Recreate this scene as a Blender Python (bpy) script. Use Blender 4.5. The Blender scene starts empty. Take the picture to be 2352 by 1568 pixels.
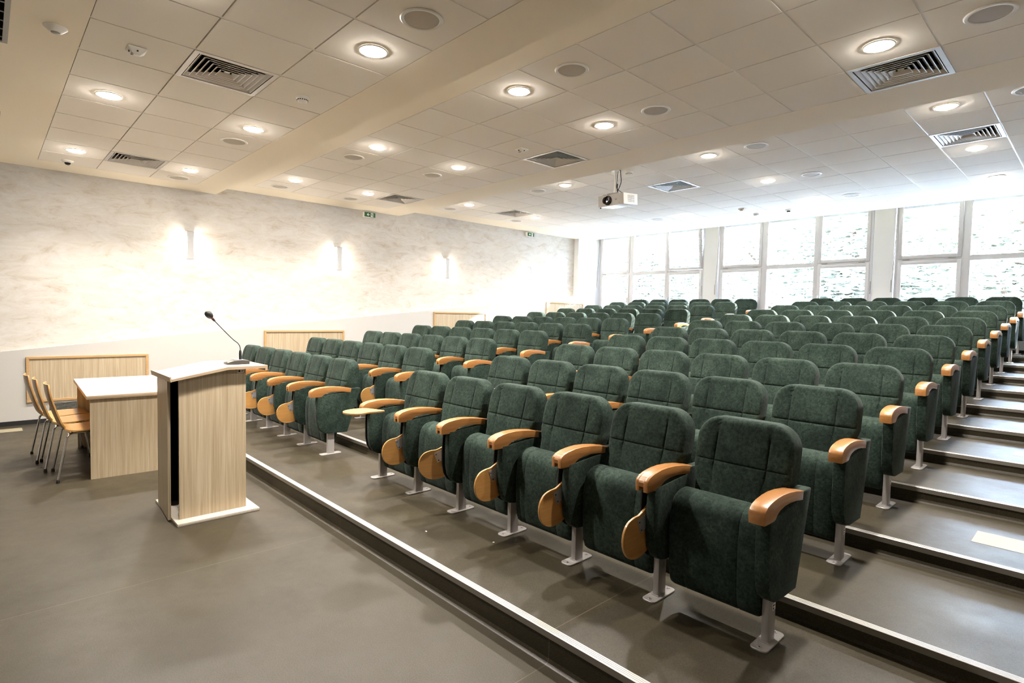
import bpy, bmesh, math, random
from mathutils import Vector, Matrix
random.seed(7)
S = bpy.context.scene
COL = S.collection

# ------------------------------------------------------------------ camera
R = ((0.68519, 0.72806, 0.02075), (-0.04758, 0.01631, 0.99873), (-0.72680, 0.68531, -0.04589))
cam = bpy.data.cameras.new('camera'); cam_o = bpy.data.objects.new('camera', cam); COL.objects.link(cam_o)
cam.sensor_width = 36.0; cam.lens = 19.698; cam.clip_start = 0.05; cam.clip_end = 300
_m = Matrix(((R[0][0], R[1][0], -R[2][0]), (R[0][1], R[1][1], -R[2][1]), (R[0][2], R[1][2], -R[2][2])))
_q = _m.to_quaternion(); _q.normalize()
cam_o.matrix_world = Matrix.Translation((9.86, 0, 1.565)) @ _q.to_matrix().to_4x4()
S.camera = cam_o

# ------------------------------------------------------------------ world, sun, exposure
SKY_LOW, SKY_HIGH = 3.0, 42.0
w = bpy.data.worlds.new('daylight'); S.world = w; w.use_nodes = True
bg = w.node_tree.nodes['Background']; bg.inputs[1].default_value = 1.0
_n, _l = w.node_tree.nodes, w.node_tree.links          # overcast sky: three to four times brighter overhead than at the horizon
_tc = _n.new('ShaderNodeTexCoord'); _sp = _n.new('ShaderNodeSeparateXYZ'); _mr = _n.new('ShaderNodeMapRange'); _mr.clamp = True
_l.new(_tc.outputs['Generated'], _sp.inputs[0]); _l.new(_sp.outputs[2], _mr.inputs['Value'])
_mr.inputs['From Min'].default_value = 0.12; _mr.inputs['From Max'].default_value = 0.6; _mr.inputs['To Min'].default_value = SKY_LOW; _mr.inputs['To Max'].default_value = SKY_HIGH
_vm = _n.new('ShaderNodeVectorMath'); _vm.operation = 'SCALE'; _vm.inputs[0].default_value = (0.56, 0.71, 1.0)
_l.new(_mr.outputs[0], _vm.inputs[3]); _l.new(_vm.outputs[0], bg.inputs[0])
sun = bpy.data.lights.new('sun', 'SUN'); sun.energy = 20; sun.angle = math.radians(0.6); sun.color = (1.0, 0.96, 0.9)
sun_o = bpy.data.objects.new('sun', sun); COL.objects.link(sun_o)
sun_o.rotation_euler = Vector((-0.55, -1.0, -0.47)).to_track_quat('-Z', 'Y').to_euler()
sun_o.location = (14, 24, 12)
S.view_settings.view_transform = 'Standard'; S.view_settings.look = 'None'; S.view_settings.gamma = 1
S.view_settings.use_curve_mapping = False; S.view_settings.exposure = 1.85
S.cycles.use_denoising = True; S.cycles.filter_width = 1.1; S.cycles.max_bounces = 10; S.cycles.diffuse_bounces = 6; S.cycles.transparent_max_bounces = 16
S.cycles.sample_clamp_indirect = 10.0
LAMP = 90.0       # downlight lens strength
BEAM = 14.0       # watts of each downlight's beam
SCONCE = 50.0

# ------------------------------------------------------------------ materials
def mat(name, col, rough=0.5, metal=0.0, sheen=0, coat=0, spec=0.5, emit=None, estr=0):
    m = bpy.data.materials.new(name); m.use_nodes = True
    b = m.node_tree.nodes['Principled BSDF']
    b.inputs['Base Color'].default_value = (*col, 1); b.inputs['Roughness'].default_value = rough
    b.inputs['Metallic'].default_value = metal; b.inputs['Specular IOR Level'].default_value = spec
    if sheen: b.inputs['Sheen Weight'].default_value = sheen; b.inputs['Sheen Roughness'].default_value = 0.4
    if coat: b.inputs['Coat Weight'].default_value = coat; b.inputs['Coat Roughness'].default_value = 0.12
    if emit: b.inputs['Emission Color'].default_value = (*emit, 1); b.inputs['Emission Strength'].default_value = estr
    return m
class NT:
    def __init__(s, m): s.t = m.node_tree; s.n = s.t.nodes; s.l = s.t.links; s.b = s.n['Principled BSDF']
    def coord(s, kind='Object', scale=(1, 1, 1)):
        c = s.n.new('ShaderNodeTexCoord'); mp = s.n.new('ShaderNodeMapping'); mp.inputs['Scale'].default_value = scale
        s.l.new(c.outputs[kind], mp.inputs['Vector']); return mp.outputs['Vector']
    def noise(s, vec, scale, detail=4, rough=0.55, dist=0.0):
        n = s.n.new('ShaderNodeTexNoise'); n.inputs['Scale'].default_value = scale; n.inputs['Detail'].default_value = detail
        n.inputs['Roughness'].default_value = rough; n.inputs['Distortion'].default_value = dist
        s.l.new(vec, n.inputs['Vector']); return n.outputs['Fac']
    def ramp(s, fac, stops):
        r = s.n.new('ShaderNodeValToRGB'); e = r.color_ramp.elements
        while len(e) < len(stops): e.new(0.5)
        for i, (p, c) in enumerate(stops): e[i].position = p; e[i].color = (*c, 1)
        s.l.new(fac, r.inputs['Fac']); return r.outputs['Color']
    def mix(s, a, b, fac, mode='MIX'):
        m = s.n.new('ShaderNodeMix'); m.data_type = 'RGBA'; m.blend_type = mode
        for sock, v in ((m.inputs[0], fac), (m.inputs[6], a), (m.inputs[7], b)):
            if hasattr(v, 'links'): s.l.new(v, sock)
            elif isinstance(v, tuple): sock.default_value = (*v, 1)
            else: sock.default_value = v
        return m.outputs[2]
    def math(s, op, a, b=0.0):
        m = s.n.new('ShaderNodeMath'); m.operation = op
        for i, v in enumerate((a, b)):
            if hasattr(v, 'links'): s.l.new(v, m.inputs[i])
            else: m.inputs[i].default_value = v
        return m.outputs[0]
    def bump(s, h, strength, dist=0.01):
        b = s.n.new('ShaderNodeBump'); b.inputs['Strength'].default_value = strength; b.inputs['Distance'].default_value = dist
        s.l.new(h, b.inputs['Height']); s.l.new(b.outputs[0], s.b.inputs['Normal'])
    def base(s, c): s.l.new(c, s.b.inputs['Base Color'])

def m_fabric():
    m = mat('green_suede', (0.05, 0.10, 0.08), 0.85, sheen=0.07, spec=0.12); t = NT(m)
    oi = t.n.new('ShaderNodeObjectInfo'); c = t.n.new('ShaderNodeTexCoord')
    a = t.n.new('ShaderNodeVectorMath'); a.operation = 'ADD'
    sc = t.n.new('ShaderNodeVectorMath'); sc.operation = 'SCALE'; sc.inputs[3].default_value = 0.35
    t.l.new(oi.outputs['Location'], sc.inputs[0]); t.l.new(c.outputs['Object'], a.inputs[0]); t.l.new(sc.outputs[0], a.inputs[1])
    v = a.outputs[0]
    n1 = t.noise(v, 5.5, 3, 0.55, 0.6); n2 = t.noise(v, 60, 6, 0.75, 0.6)
    c1 = t.ramp(n1, [(0.32, (0.0125, 0.0225, 0.0175)), (0.68, (0.0285, 0.047, 0.037))])
    c2 = t.ramp(n2, [(0.38, (0.55, 0.58, 0.58)), (0.64, (1.60, 1.53, 1.47))])
    t.base(t.mix(c1, c2, 1.0, 'MULTIPLY')); t.bump(n2, 0.12, 0.003); return m
def m_beech(name, ca, cb, axis, rough=0.32, coat=0.25, sc=1.0):
    m = mat(name, ca, rough, coat=coat); t = NT(m)
    s = [30 * sc, 30 * sc, 30 * sc]; s[axis] = 2.0 * sc
    v = t.coord('Object', tuple(s)); n = t.noise(v, 1.6, 5, 0.6, 0.4)
    t.base(t.ramp(n, [(0.3, ca), (0.7, cb)])); return m
def m_oak(name='light_oak_laminate'):
    m = mat(name, (0.55, 0.42, 0.27), 0.42, spec=0.4); t = NT(m)
    v = t.coord('Object', (22, 22, 0.55)); n1 = t.noise(v, 2.4, 4, 0.6, 0.5)
    v2 = t.coord('Object', (120, 120, 1.6)); n2 = t.noise(v2, 1.6, 3, 0.6)
    c = t.ramp(n1, [(0.28, (0.35, 0.27, 0.17)), (0.5, (0.43, 0.345, 0.23)), (0.72, (0.50, 0.42, 0.30))])
    c2 = t.ramp(n2, [(0.3, (0.86, 0.85, 0.84)), (0.7, (1.1, 1.1, 1.1))])
    t.base(t.mix(c, c2, 1.0, 'MULTIPLY')); return m
def m_oaktop():
    m = mat('oak_worktop_glare', (0.66, 0.55, 0.42), 0.38, spec=0.5); t = NT(m)
    v = t.coord('Object', (1.2, 40, 40)); n1 = t.noise(v, 1.5, 4, 0.6, 0.3)
    t.base(t.ramp(n1, [(0.3, (0.47, 0.41, 0.335)), (0.7, (0.56, 0.51, 0.43))])); return m  # paler than the oak boards, with glare put into the colour
def m_floor():
    m = mat('vinyl_floor', (0.13, 0.12, 0.09), 0.42, spec=0.33); t = NT(m)
    v = t.coord('Object'); n1 = t.noise(v, 1.1, 4, 0.6, 0.4); n2 = t.noise(v, 170, 4, 0.8)
    c1 = t.ramp(n1, [(0.3, (0.0295, 0.0240, 0.0138)), (0.7, (0.0435, 0.0362, 0.0218))])
    c2 = t.ramp(n2, [(0.30, (0.35, 0.35, 0.35)), (0.72, (1.75, 1.72, 1.66))])
    c = t.mix(c1, c2, 1.0, 'MULTIPLY')
    sep = t.n.new('ShaderNodeSeparateXYZ'); t.l.new(v, sep.inputs[0])          # weld seams every 2.04 m
    f = t.math('ABSOLUTE', t.math('SUBTRACT', t.math('FRACT', t.math('DIVIDE', t.math('SUBTRACT', sep.outputs[0], 6.16 - 1.02 - 2.04 * 6), 2.04)), 0.5))
    seam = t.math('LESS_THAN', f, 0.0011)
    t.base(t.mix(c, (0.085, 0.074, 0.05), seam))
    r = t.ramp(t.noise(v, 3.0, 5, 0.7), [(0.3, (0.34,) * 3), (0.7, (0.50,) * 3)]); t.l.new(r, t.b.inputs['Roughness'])
    t.bump(n2, 0.05, 0.002); return m
def m_plaster():
    m = mat('marbled_plaster', (0.8, 0.75, 0.66), 0.55, spec=0.3); t = NT(m)
    v = t.coord('Object', (1, 0.6, 1.6)); big = t.noise(v, 1.3, 3, 0.6, 0.5); n1 = t.noise(v, 4.6, 9, 0.7, 1.0); n2 = t.noise(v, 9.0, 8, 0.7, 2.5)
    c1 = t.ramp(n1, [(0.30, (0.43, 0.37, 0.30)), (0.45, (0.535, 0.50, 0.45)), (0.62, (0.58, 0.56, 0.525))])
    c2 = t.ramp(n2, [(0.33, (0.82, 0.78, 0.72)), (0.46, (1, 1, 1))])
    c = t.mix(c1, c2, t.ramp(big, [(0.4, (0.2,) * 3), (0.6, (0.9,) * 3)]), 'MULTIPLY')
    t.base(c); t.bump(n1, 0.05, 0.01); return m
def m_leaf(name, a, b):
    m = mat(name, a, 0.6); t = NT(m); n = t.noise(t.coord(), 3.0, 4)
    t.base(t.ramp(n, [(0.3, a), (0.7, b)]))
    t.b.inputs['Transmission Weight'].default_value = 0.0; return m
def m_glass():
    m = bpy.data.materials.new('window_glass'); m.use_nodes = True; n = m.node_tree.nodes; l = m.node_tree.links
    n.remove(n['Principled BSDF']); tr = n.new('ShaderNodeBsdfTransparent'); tr.inputs[0].default_value = (0.94, 0.97, 0.96, 1)
    gl = n.new('ShaderNodeBsdfGlossy'); gl.inputs['Roughness'].default_value = 0.02; fr = n.new('ShaderNodeFresnel'); fr.inputs[0].default_value = 1.25
    mx = n.new('ShaderNodeMixShader'); l.new(fr.outputs[0], mx.inputs[0]); l.new(tr.outputs[0], mx.inputs[1]); l.new(gl.outputs[0], mx.inputs[2])
    l.new(mx.outputs[0], n['Material Output'].inputs['Surface']); return m
FAB = m_fabric()
BEECH = m_beech('beech_arm', (0.31, 0.13, 0.036), (0.40, 0.188, 0.06), 1)
TABLET = m_beech('beech_tablet', (0.40, 0.195, 0.052), (0.49, 0.26, 0.082), 1, 0.4, 0.1)
PLY = m_beech('beech_plywood', (0.39, 0.20, 0.055), (0.47, 0.26, 0.08), 2, 0.35, 0.2)
OAK = m_oak(); OAKTOP = m_oaktop()
OAKEDGE = m_beech('oak_edge', (0.38, 0.275, 0.17), (0.46, 0.35, 0.235), 1, 0.45, 0.0)
OAKFRAME = m_beech('oak_frame', (0.40, 0.24, 0.10), (0.50, 0.32, 0.15), 1, 0.45, 0.0)
FLOOR = m_floor(); PLASTER = m_plaster()
POST = mat('grey_enamel', (0.36, 0.34, 0.325), 0.38, 0.25)
CHROME = mat('chrome', (0.66, 0.66, 0.66), 0.12, 1.0)
STEEL = mat('bracket_steel', (0.48, 0.48, 0.50), 0.35, 0.6)
ALU = mat('nosing_aluminium', (0.46, 0.45, 0.42), 0.38, 0.35)
ALUDK = mat('nosing_lip', (0.24, 0.22, 0.19), 0.5, 0.3)
BLACK = mat('black_plastic', (0.012, 0.012, 0.012), 0.45)
DARK = mat('shade_black', (0.004, 0.004, 0.004), 0.9, spec=0.0)  # black stands in for the shade inside openings and the lectern
RUBBER = mat('black_skirting', (0.012, 0.012, 0.014), 0.5)
CEILP = mat('cream_ceiling_paint', (0.91, 0.825, 0.68), 0.8, spec=0.2)
TILE = mat('mineral_tile', (0.72, 0.675, 0.60), 0.9, spec=0.1)
_t = NT(TILE); _n = _t.noise(_t.coord(), 260, 3, 0.8); _t.base(_t.ramp(_n, [(0.3, (0.85, 0.80, 0.72)), (0.7, (0.90, 0.85, 0.775))]))
TBAR = mat('ceiling_runner_lit', (0.85, 0.82, 0.78), 0.35, 0.0); TBARD = mat('ceiling_cross_bar', (0.42, 0.38, 0.33), 0.6)  # runners paler than cross bars: window light painted into their colour
WHITE = mat('white_paint', (0.66, 0.66, 0.66), 0.6, spec=0.3)
DADO = mat('cream_dado_paint', (0.48, 0.465, 0.435), 0.6, spec=0.3)
PVC = mat('white_window_frame', (0.53, 0.525, 0.54), 0.35)
SLAT = mat('blind_slat', (0.80, 0.81, 0.83), 0.45)
VENT = mat('grey_diffuser', (0.60, 0.57, 0.53), 0.4, 0.35)
PLASTIC = mat('cream_plastic', (0.80, 0.77, 0.71), 0.4)
GRILLE = mat('speaker_mesh', (0.52, 0.47, 0.40), 0.7, 0.1)
GREY = mat('grey_plastic', (0.30, 0.29, 0.27), 0.4)
PROJ = mat('projector_front', (0.50, 0.47, 0.43), 0.4); PROJW = mat('projector_white', (0.85, 0.84, 0.80), 0.35)
LENSB = mat('projector_lens', (0.006, 0.006, 0.008), 0.12)
GREEN = mat('exit_green', (0.010, 0.115, 0.030), 0.35); GREENL = mat('exit_green_light', (0.08, 0.28, 0.10), 0.35)
SIGNW = mat('exit_white', (0.85, 0.87, 0.82), 0.4)
TAPEM = mat('cream_tape', (0.26, 0.225, 0.145), 0.5)
PAPER = mat('paper_white', (0.9, 0.9, 0.88), 0.7)
RED = mat('red_ring', (0.75, 0.06, 0.03), 0.4)
MICG = mat('microphone_grey', (0.055, 0.05, 0.045), 0.35, 0.2)
GLASS = m_glass()
LIT = mat('lamp_lens', (1, 1, 1), 0.5, emit=(1.0, 0.93, 0.85), estr=LAMP)
SCON = mat('sconce_tube', (1, 1, 1), 0.5, emit=(1.0, 0.88, 0.74), estr=SCONCE)
SHADE = mat('opal_shade', (0.34, 0.34, 0.33), 0.5, emit=(1.0, 0.95, 0.90), estr=0.06)
GRASS = m_leaf('paving_outside', (0.45, 0.45, 0.46), (0.52, 0.52, 0.53)); BARK = mat('bark', (0.12, 0.08, 0.05), 0.9)
LEAF = [m_leaf('leaves_green', (0.17, 0.175, 0.12), (0.28, 0.285, 0.21)), m_leaf('leaves_pale', (0.21, 0.215, 0.16), (0.34, 0.345, 0.27)), m_leaf('leaves_deep', (0.13, 0.135, 0.095), (0.22, 0.228, 0.17))]

# ------------------------------------------------------------------ mesh helpers
def B(): return bmesh.new()
def box(bm, x0, x1, y0, y1, z0, z1, mi=0, bev=0, M=None):
    vs = [bm.verts.new((x, y, z)) for x in (x0, x1) for y in (y0, y1) for z in (z0, z1)]
    if M is not None:
        for v in vs: v.co = M @ v.co
    q = [(0, 1, 3, 2), (4, 6, 7, 5), (0, 4, 5, 1), (2, 3, 7, 6), (0, 2, 6, 4), (1, 5, 7, 3)]
    fs = [bm.faces.new([vs[i] for i in f]) for f in q]
    for f in fs: f.material_index = mi
    if bev:
        es = list({e for f in fs for e in f.edges})
        r = bmesh.ops.bevel(bm, geom=es, offset=bev, segments=2, profile=0.5, affect='EDGES')
        for f in r['faces']: f.material_index = mi
    return fs
def prism(bm, prof, axis, a, b, mi=0, bev=0, seg=2, ends_only=True, M=None):
    """extrude a 2D outline along an axis (x: outline is (y,z); y: (x,z); z: (x,y))"""
    def P(u, v, t):
        p = {'x': (t, u, v), 'y': (u, t, v), 'z': (u, v, t)}[axis]; return M @ Vector(p) if M is not None else p
    A = [bm.verts.new(P(u, v, a)) for u, v in prof]; C = [bm.verts.new(P(u, v, b)) for u, v in prof]; n = len(prof)
    fa = bm.faces.new(A); fb = bm.faces.new(C[::-1]); fs = [fa, fb]
    for i in range(n): fs.append(bm.faces.new((A[i], C[i], C[(i + 1) % n], A[(i + 1) % n])))
    for f in fs: f.material_index = mi
    bmesh.ops.recalc_face_normals(bm, faces=fs)
    if bev:
        es = list({e for f in (fa, fb) for e in f.edges})
        r = bmesh.ops.bevel(bm, geom=es, offset=bev, segments=seg, profile=0.5, affect='EDGES', clamp_overlap=True)
        for f in r['faces']: f.material_index = mi
def lathe(bm, prof, c=(0, 0, 0), n=24, mi=0, axis='z', caps=True):
    rings = []
    for r, h in prof:
        ring = []
        for k in range(n):
            a = 2 * math.pi * k / n; u, v = r * math.cos(a), r * math.sin(a)
            p = {'z': (u, v, h), 'y': (u, h, v), 'x': (h, u, v)}[axis]
            ring.append(bm.verts.new((c[0] + p[0], c[1] + p[1], c[2] + p[2])))
        rings.append(ring)
    fs = []
    for A, C in zip(rings, rings[1:]):
        for k in range(n): fs.append(bm.faces.new((A[k], A[(k + 1) % n], C[(k + 1) % n], C[k])))
    if caps:
        if prof[0][0] > 1e-5: fs.append(bm.faces.new(rings[0][::-1]))
        if prof[-1][0] > 1e-5: fs.append(bm.faces.new(rings[-1]))
    for f in fs: f.material_index = mi
    bmesh.ops.recalc_face_normals(bm, faces=fs)
def tube(bm, pts, r, n=10, mi=0):
    pts = [Vector(p) for p in pts]; rr = r if isinstance(r, (list, tuple)) else [r] * len(pts); rings = []; up = None
    for i, p in enumerate(pts):
        d = (pts[min(i + 1, len(pts) - 1)] - pts[max(i - 1, 0)]).normalized()
        if up is None: up = d.orthogonal().normalized()
        up = (up - d * up.dot(d)).normalized(); s = d.cross(up)
        rings.append([bm.verts.new(p + (up * math.cos(2 * math.pi * k / n) + s * math.sin(2 * math.pi * k / n)) * rr[i]) for k in range(n)])
    fs = []
    for A, C in zip(rings, rings[1:]):
        for k in range(n): fs.append(bm.faces.new((A[k], A[(k + 1) % n], C[(k + 1) % n], C[k])))
    fs.append(bm.faces.new(rings[0][::-1])); fs.append(bm.faces.new(rings[-1]))
    for f in fs: f.material_index = mi
    bmesh.ops.recalc_face_normals(bm, faces=fs)
def smoothpath(pts, k=6):
    P = [Vector(p) for p in pts]; out = []
    for i in range(len(P) - 1):
        p0, p1, p2, p3 = P[max(i - 1, 0)], P[i], P[i + 1], P[min(i + 2, len(P) - 1)]
        for j in range(k):
            t = j / k; out.append(0.5 * ((2 * p1) + (p2 - p0) * t + (2 * p0 - 5 * p1 + 4 * p2 - p3) * t * t + (3 * p1 - p0 - 3 * p2 + p3) * t ** 3))
    return out + [P[-1]]
def arc(cx, cy, r, a0, a1, n=6):
    return [(cx + r * math.cos(math.radians(a0 + (a1 - a0) * i / n)), cy + r * math.sin(math.radians(a0 + (a1 - a0) * i / n))) for i in range(n + 1)]
def rrect(x0, x1, y0, y1, r, n=5):
    return arc(x1 - r, y0 + r, r, -90, 0, n) + arc(x1 - r, y1 - r, r, 0, 90, n) + arc(x0 + r, y1 - r, r, 90, 180, n) + arc(x0 + r, y0 + r, r, 180, 270, n)
def link(name, bm, mats, parent=None, smooth=True, ang=35, loc=None):
    me = bpy.data.meshes.new(name); bm.normal_update(); bm.to_mesh(me); bm.free()
    for m in (mats if isinstance(mats, (list, tuple)) else [mats]): me.materials.append(m)
    if smooth:
        me.polygons.foreach_set('use_smooth', [True] * len(me.polygons)); me.set_sharp_from_angle(angle=math.radians(ang))
    o = bpy.data.objects.new(name, me); COL.objects.link(o)
    if parent: o.parent = parent
    if loc: o.location = loc
    return o
def tag(o, label=None, cat=None, group=None, kind=None):
    for k, v in (('label', label), ('category', cat), ('group', group), ('kind', kind)):
        if v: o[k] = v
    return o
def empty(name, loc=(0, 0, 0), rz=0, **k):
    o = bpy.data.objects.new(name, None); COL.objects.link(o); o.location = loc; o.rotation_euler = (0, 0, rz); o.empty_display_size = 0.1
    return tag(o, **k)
def dup(root, loc, rz=None, skip=()):
    r = root.copy(); COL.objects.link(r); r.location = loc
    if rz is not None: r.rotation_euler = (0, 0, rz)
    for ch in root.children:
        if ch.name.split('.')[0] in skip: continue
        c = ch.copy(); COL.objects.link(c); c.parent = r
        for g in ch.children:
            d = g.copy(); COL.objects.link(d); d.parent = c
    return r
def st(name, bm, m, parent=None, smooth=False): return tag(link(name, bm, m, parent, smooth), kind='structure')

# ------------------------------------------------------------------ dimensions
NY, DY, H0, DH = 1.834, 0.95268, 0.145, 0.0971
def tier_y(k): return NY + DY * (k - 1)          # nosing of tier k = 1..11
def tier_z(k): return H0 + DH * (k - 1) if k > 0 else 0.0
XR, YF, YB, YWIN = 11.25, -2.2, 12.385, 12.42
Z0, Z1, Z2 = 3.403, 3.515, 3.638
XDADO = 0.15

# floor with its tiers, one continuous vinyl surface (each riser foot coved)
prof = [(YF - 0.2, -0.3), (YF - 0.2, 0.0)]
for k in range(1, 12):
    y, z0, z1 = tier_y(k), tier_z(k - 1), tier_z(k); r = 0.022
    prof += [(y - r, z0), (y - r * 0.35, z0 + r * 0.3), (y, z0 + r), (y, z1)]
prof += [(YB + 0.3, tier_z(11)), (YB + 0.3, -0.3)]
bm = B(); prism(bm, prof, 'x', -0.3, XR + 0.2); st('floor', bm, FLOOR)
for k in range(1, 12):
    y, z = tier_y(k), tier_z(k); bm = B()
    prism(bm, [(y - 0.006, z - 0.028), (y - 0.006, z + 0.001), (y - 0.003, z + 0.0035), (y + 0.034, z + 0.0035), (y + 0.034, z - 0.004), (y + 0.0005, z - 0.004), (y + 0.0005, z - 0.028)], 'x', XDADO, XR)
    for f in bm.faces:
        if f.normal.y < -0.8: f.material_index = 1
    for j in range(3): box(bm, XDADO, XR, y + 0.004 + j * 0.010, y + 0.009 + j * 0.010, z + 0.0035, z + 0.0047)
    st('trim_%d' % k, bm, [ALU, ALUDK])

# left wall: plaster above, thicker dado that climbs with the tiers, black skirting
def dz(y): return 0.953 + 0.1016 * y
bm = B(); box(bm, -0.25, 0, YF, 13.2, -0.3, 4.2); st('wall_left', bm, PLASTER)
bm = B(); prism(bm, [(YF, -0.2), (11.515, -0.2), (11.515, dz(11.515)), (YF, dz(YF))], 'x', 0.0, XDADO)
box(bm, 0.0, XDADO, 11.515, YWIN + 0.2, -0.2, 4.2, 1); st('wall_left', bm, [DADO, WHITE])
bm = B()
for k in range(0, 12):
    y0 = YF if k == 0 else tier_y(k); y1 = tier_y(k + 1) if k < 11 else YWIN
    z = tier_z(k); box(bm, XDADO, XDADO + 0.008, y0, y1, z, z + 0.058)
st('baseboard_left', bm, RUBBER)
bm = B(); box(bm, XR, XR + 0.2, YF, 13.2, -0.3, 4.2); st('wall_right', bm, mat('beige_right_wall', (0.42, 0.40, 0.37), 0.8))
bm = B(); box(bm, -0.2, XR + 0.2, YF - 0.2, YF, -0.3, 4.2); st('wall_front', bm, mat('dark_front_wall', (0.32, 0.31, 0.29), 0.8))
# back wall: sill wall, pillars between windows, wall beyond
WX0, WP, WW = 0.165, 3.457, 3.09                 # first window frame, pitch, width
bm = B(); box(bm, XDADO, XR, YB, YWIN + 0.25, 0.9, 1.55)
for n in range(1, 3): box(bm, WX0 + WP * n - (WP - WW) + 0.015, WX0 + WP * n - 0.02, YB, YWIN + 0.25, 1.5, 4.2)
box(bm, WX0 + WP * 2 + WW, XR, YB, YWIN + 0.25, 1.5, 4.2); box(bm, XDADO - 0.1, XR, YWIN - 0.03, YWIN + 0.25, 3.95, 4.25)
st('wall_back', bm, WHITE)
bm = B(); box(bm, XDADO + 0.01, XR, YB - 0.008, YB, tier_z(11), tier_z(11) + 0.055); st('baseboard_back', bm, RUBBER)

# ------------------------------------------------------------------ ceiling: three bays stepping up, plaster margins, lay-in tiles
GX = {0: 5.935, 1: 7.766, 2: 7.2095}; GY = {0: 0.520, 1: 3.1115, 2: 6.9908}; CZ = {0: Z0, 1: Z1, 2: Z2}
NXR = {0: (-9, 8), 1: (-12, 5), 2: (-11, 6)}; NYR = {0: (0, 3), 1: (0, 4), 2: (-1, 7)}
YS = {0: (YF, 2.73), 1: (2.73, 6.107), 2: (6.107, 11.945)}
VENTS = {0: [(-2, 1), (-8, 1), (4, 1)], 1: [(-5, 3), (-11, 3), (1, 3)], 2: [(-4, 1), (-10, 1), (2, 1)]}
bm = B()
for s in (0, 1, 2):
    z, (ya, yb) = CZ[s], YS[s]; x0 = GX[s] + 0.6 * NXR[s][0]; x1 = GX[s] + 0.6 * NXR[s][1]; y0 = GY[s] + 0.6 * NYR[s][0]; y1 = GY[s] + 0.6 * NYR[s][1]
    for a in ((-0.2, x0, ya, yb), (x1, XR + 0.2, ya, yb), (x0, x1, ya, y0), (x0, x1, y1, yb)): box(bm, *a, z, 4.25)
box(bm, -0.2, XR + 0.2, 11.945, 13.2, 3.96, 4.25)
st('ceiling', bm, CEILP)
tb = B(); rb = B(); tr = random.Random(3)
for s in (0, 1, 2):
    z = CZ[s]
    for i in range(*NXR[s]):
        for j in range(*NYR[s]):
            if (i, j) in VENTS[s]: continue
            x, y = GX[s] + 0.6 * i, GY[s] + 0.6 * j; d = tr.uniform(-0.0008, 0.0008)
            box(tb, x + 0.0080, x + 0.5920, y + 0.0050, y + 0.5950, z + d, z + 0.02)
    x0 = GX[s] + 0.6 * NXR[s][0]; x1 = GX[s] + 0.6 * NXR[s][1]; y0 = GY[s] + 0.6 * NYR[s][0]; y1 = GY[s] + 0.6 * NYR[s][1]
    for i in range(NXR[s][0], NXR[s][1] + 1): box(rb, GX[s] + 0.6 * i - 0.012, GX[s] + 0.6 * i + 0.012, y0, y1, z + 0.005, z + 0.03)
    for j in range(NYR[s][0], NYR[s][1] + 1): box(rb, x0, x1, GY[s] + 0.6 * j - 0.012, GY[s] + 0.6 * j + 0.012, z + 0.013, z + 0.03, 1)
st('ceiling', tb, TILE); st('ceiling', rb, [TBAR, TBARD])
def cell(s, i, j): return (GX[s] + 0.6 * i + 0.3, GY[s] + 0.6 * j + 0.3, CZ[s])

# ------------------------------------------------------------------ ceiling fittings
def place(first, spots, labels, skipself=True):
    out = []
    for n, (loc, lab) in enumerate(zip(spots, labels)):
        o = first if n == 0 else dup(first, loc)
        o.location = loc; o['label'] = lab; out.append(o)
    return out
dl = empty('downlight', group='round downlights in the ceiling', cat='ceiling light')
bm = B(); lathe(bm, [(0.098, -0.0005), (0.100, -0.004), (0.094, -0.009), (0.086, -0.008), (0.085, -0.001)], n=36, caps=False); link('trim_ring', bm, PLASTIC, dl)
bm = B(); lathe(bm, [(0.085, -0.004), (0.078, -0.013), (0.055, -0.020), (0.028, -0.0235), (0.0001, -0.0245)], n=36, caps=False); link('lamp_lens', bm, LIT, dl)
bl_ = bpy.data.lights.new('beam', 'AREA'); bl_.shape = 'DISK'; bl_.size = 0.15; bl_.energy = BEAM; bl_.spread = math.radians(125); bl_.color = (1.0, 0.93, 0.85)
bo_ = bpy.data.objects.new('beam', bl_); COL.objects.link(bo_); bo_.parent = dl; bo_.location = (0, 0, -0.026)
L = {0: [(-4, 0), (-8, 0), (-4, 2), (-8, 2), (0, 2), (0, 0)], 1: [(-3, 0), (-3, 2), (-7, 0), (-7, 2), (-11, 0), (-11, 2), (1, 2), (1, 0)],
     2: [(-6, -1), (-10, -1), (-10, 2), (-10, 5), (-6, 5), (-2, -1), (-2, 2), (-2, 5), (2, -1), (2, 2), (2, 5), (-6, 2)]}
BAY = {0: 'front bay', 1: 'middle bay', 2: 'rear bay'}
ORD = ['first', 'second', 'third', 'fourth', 'fifth', 'sixth', 'seventh', 'eighth', 'ninth', 'tenth', 'eleventh', 'twelfth']
def lab_grid(kind, cells, s):
    xs = sorted({c[0] for c in cells}); ys = sorted({c[1] for c in cells}); out = []
    rn = {1: [''], 2: ['front row, ', 'rear row, '], 3: ['front row, ', 'middle row, ', 'rear row, ']}[len(ys)]
    for c in cells:
        row = sorted(q[0] for q in cells if q[1] == c[1])
        out.append('%s in the %s, %s%s from the plastered wall' % (kind, BAY[s], rn[ys.index(c[1])], ORD[row.index(c[0])]))
    return out
sp, lb = [], []
for s in L:
    cs = [c for c in L[s] if not (s == 2 and c == (-6, 2))]
    sp += [cell(s, *c) for c in cs]; lb += lab_grid('bright round downlight', cs, s)
place(dl, sp, lb)
spk = empty('ceiling_speaker', group='round loudspeakers in the ceiling', cat='ceiling speaker')
bm = B(); lathe(bm, [(0.132, -0.0005), (0.135, -0.004), (0.128, -0.010), (0.112, -0.009), (0.108, -0.003)], n=40, caps=False); link('trim_ring', bm, PLASTIC, spk)
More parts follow.
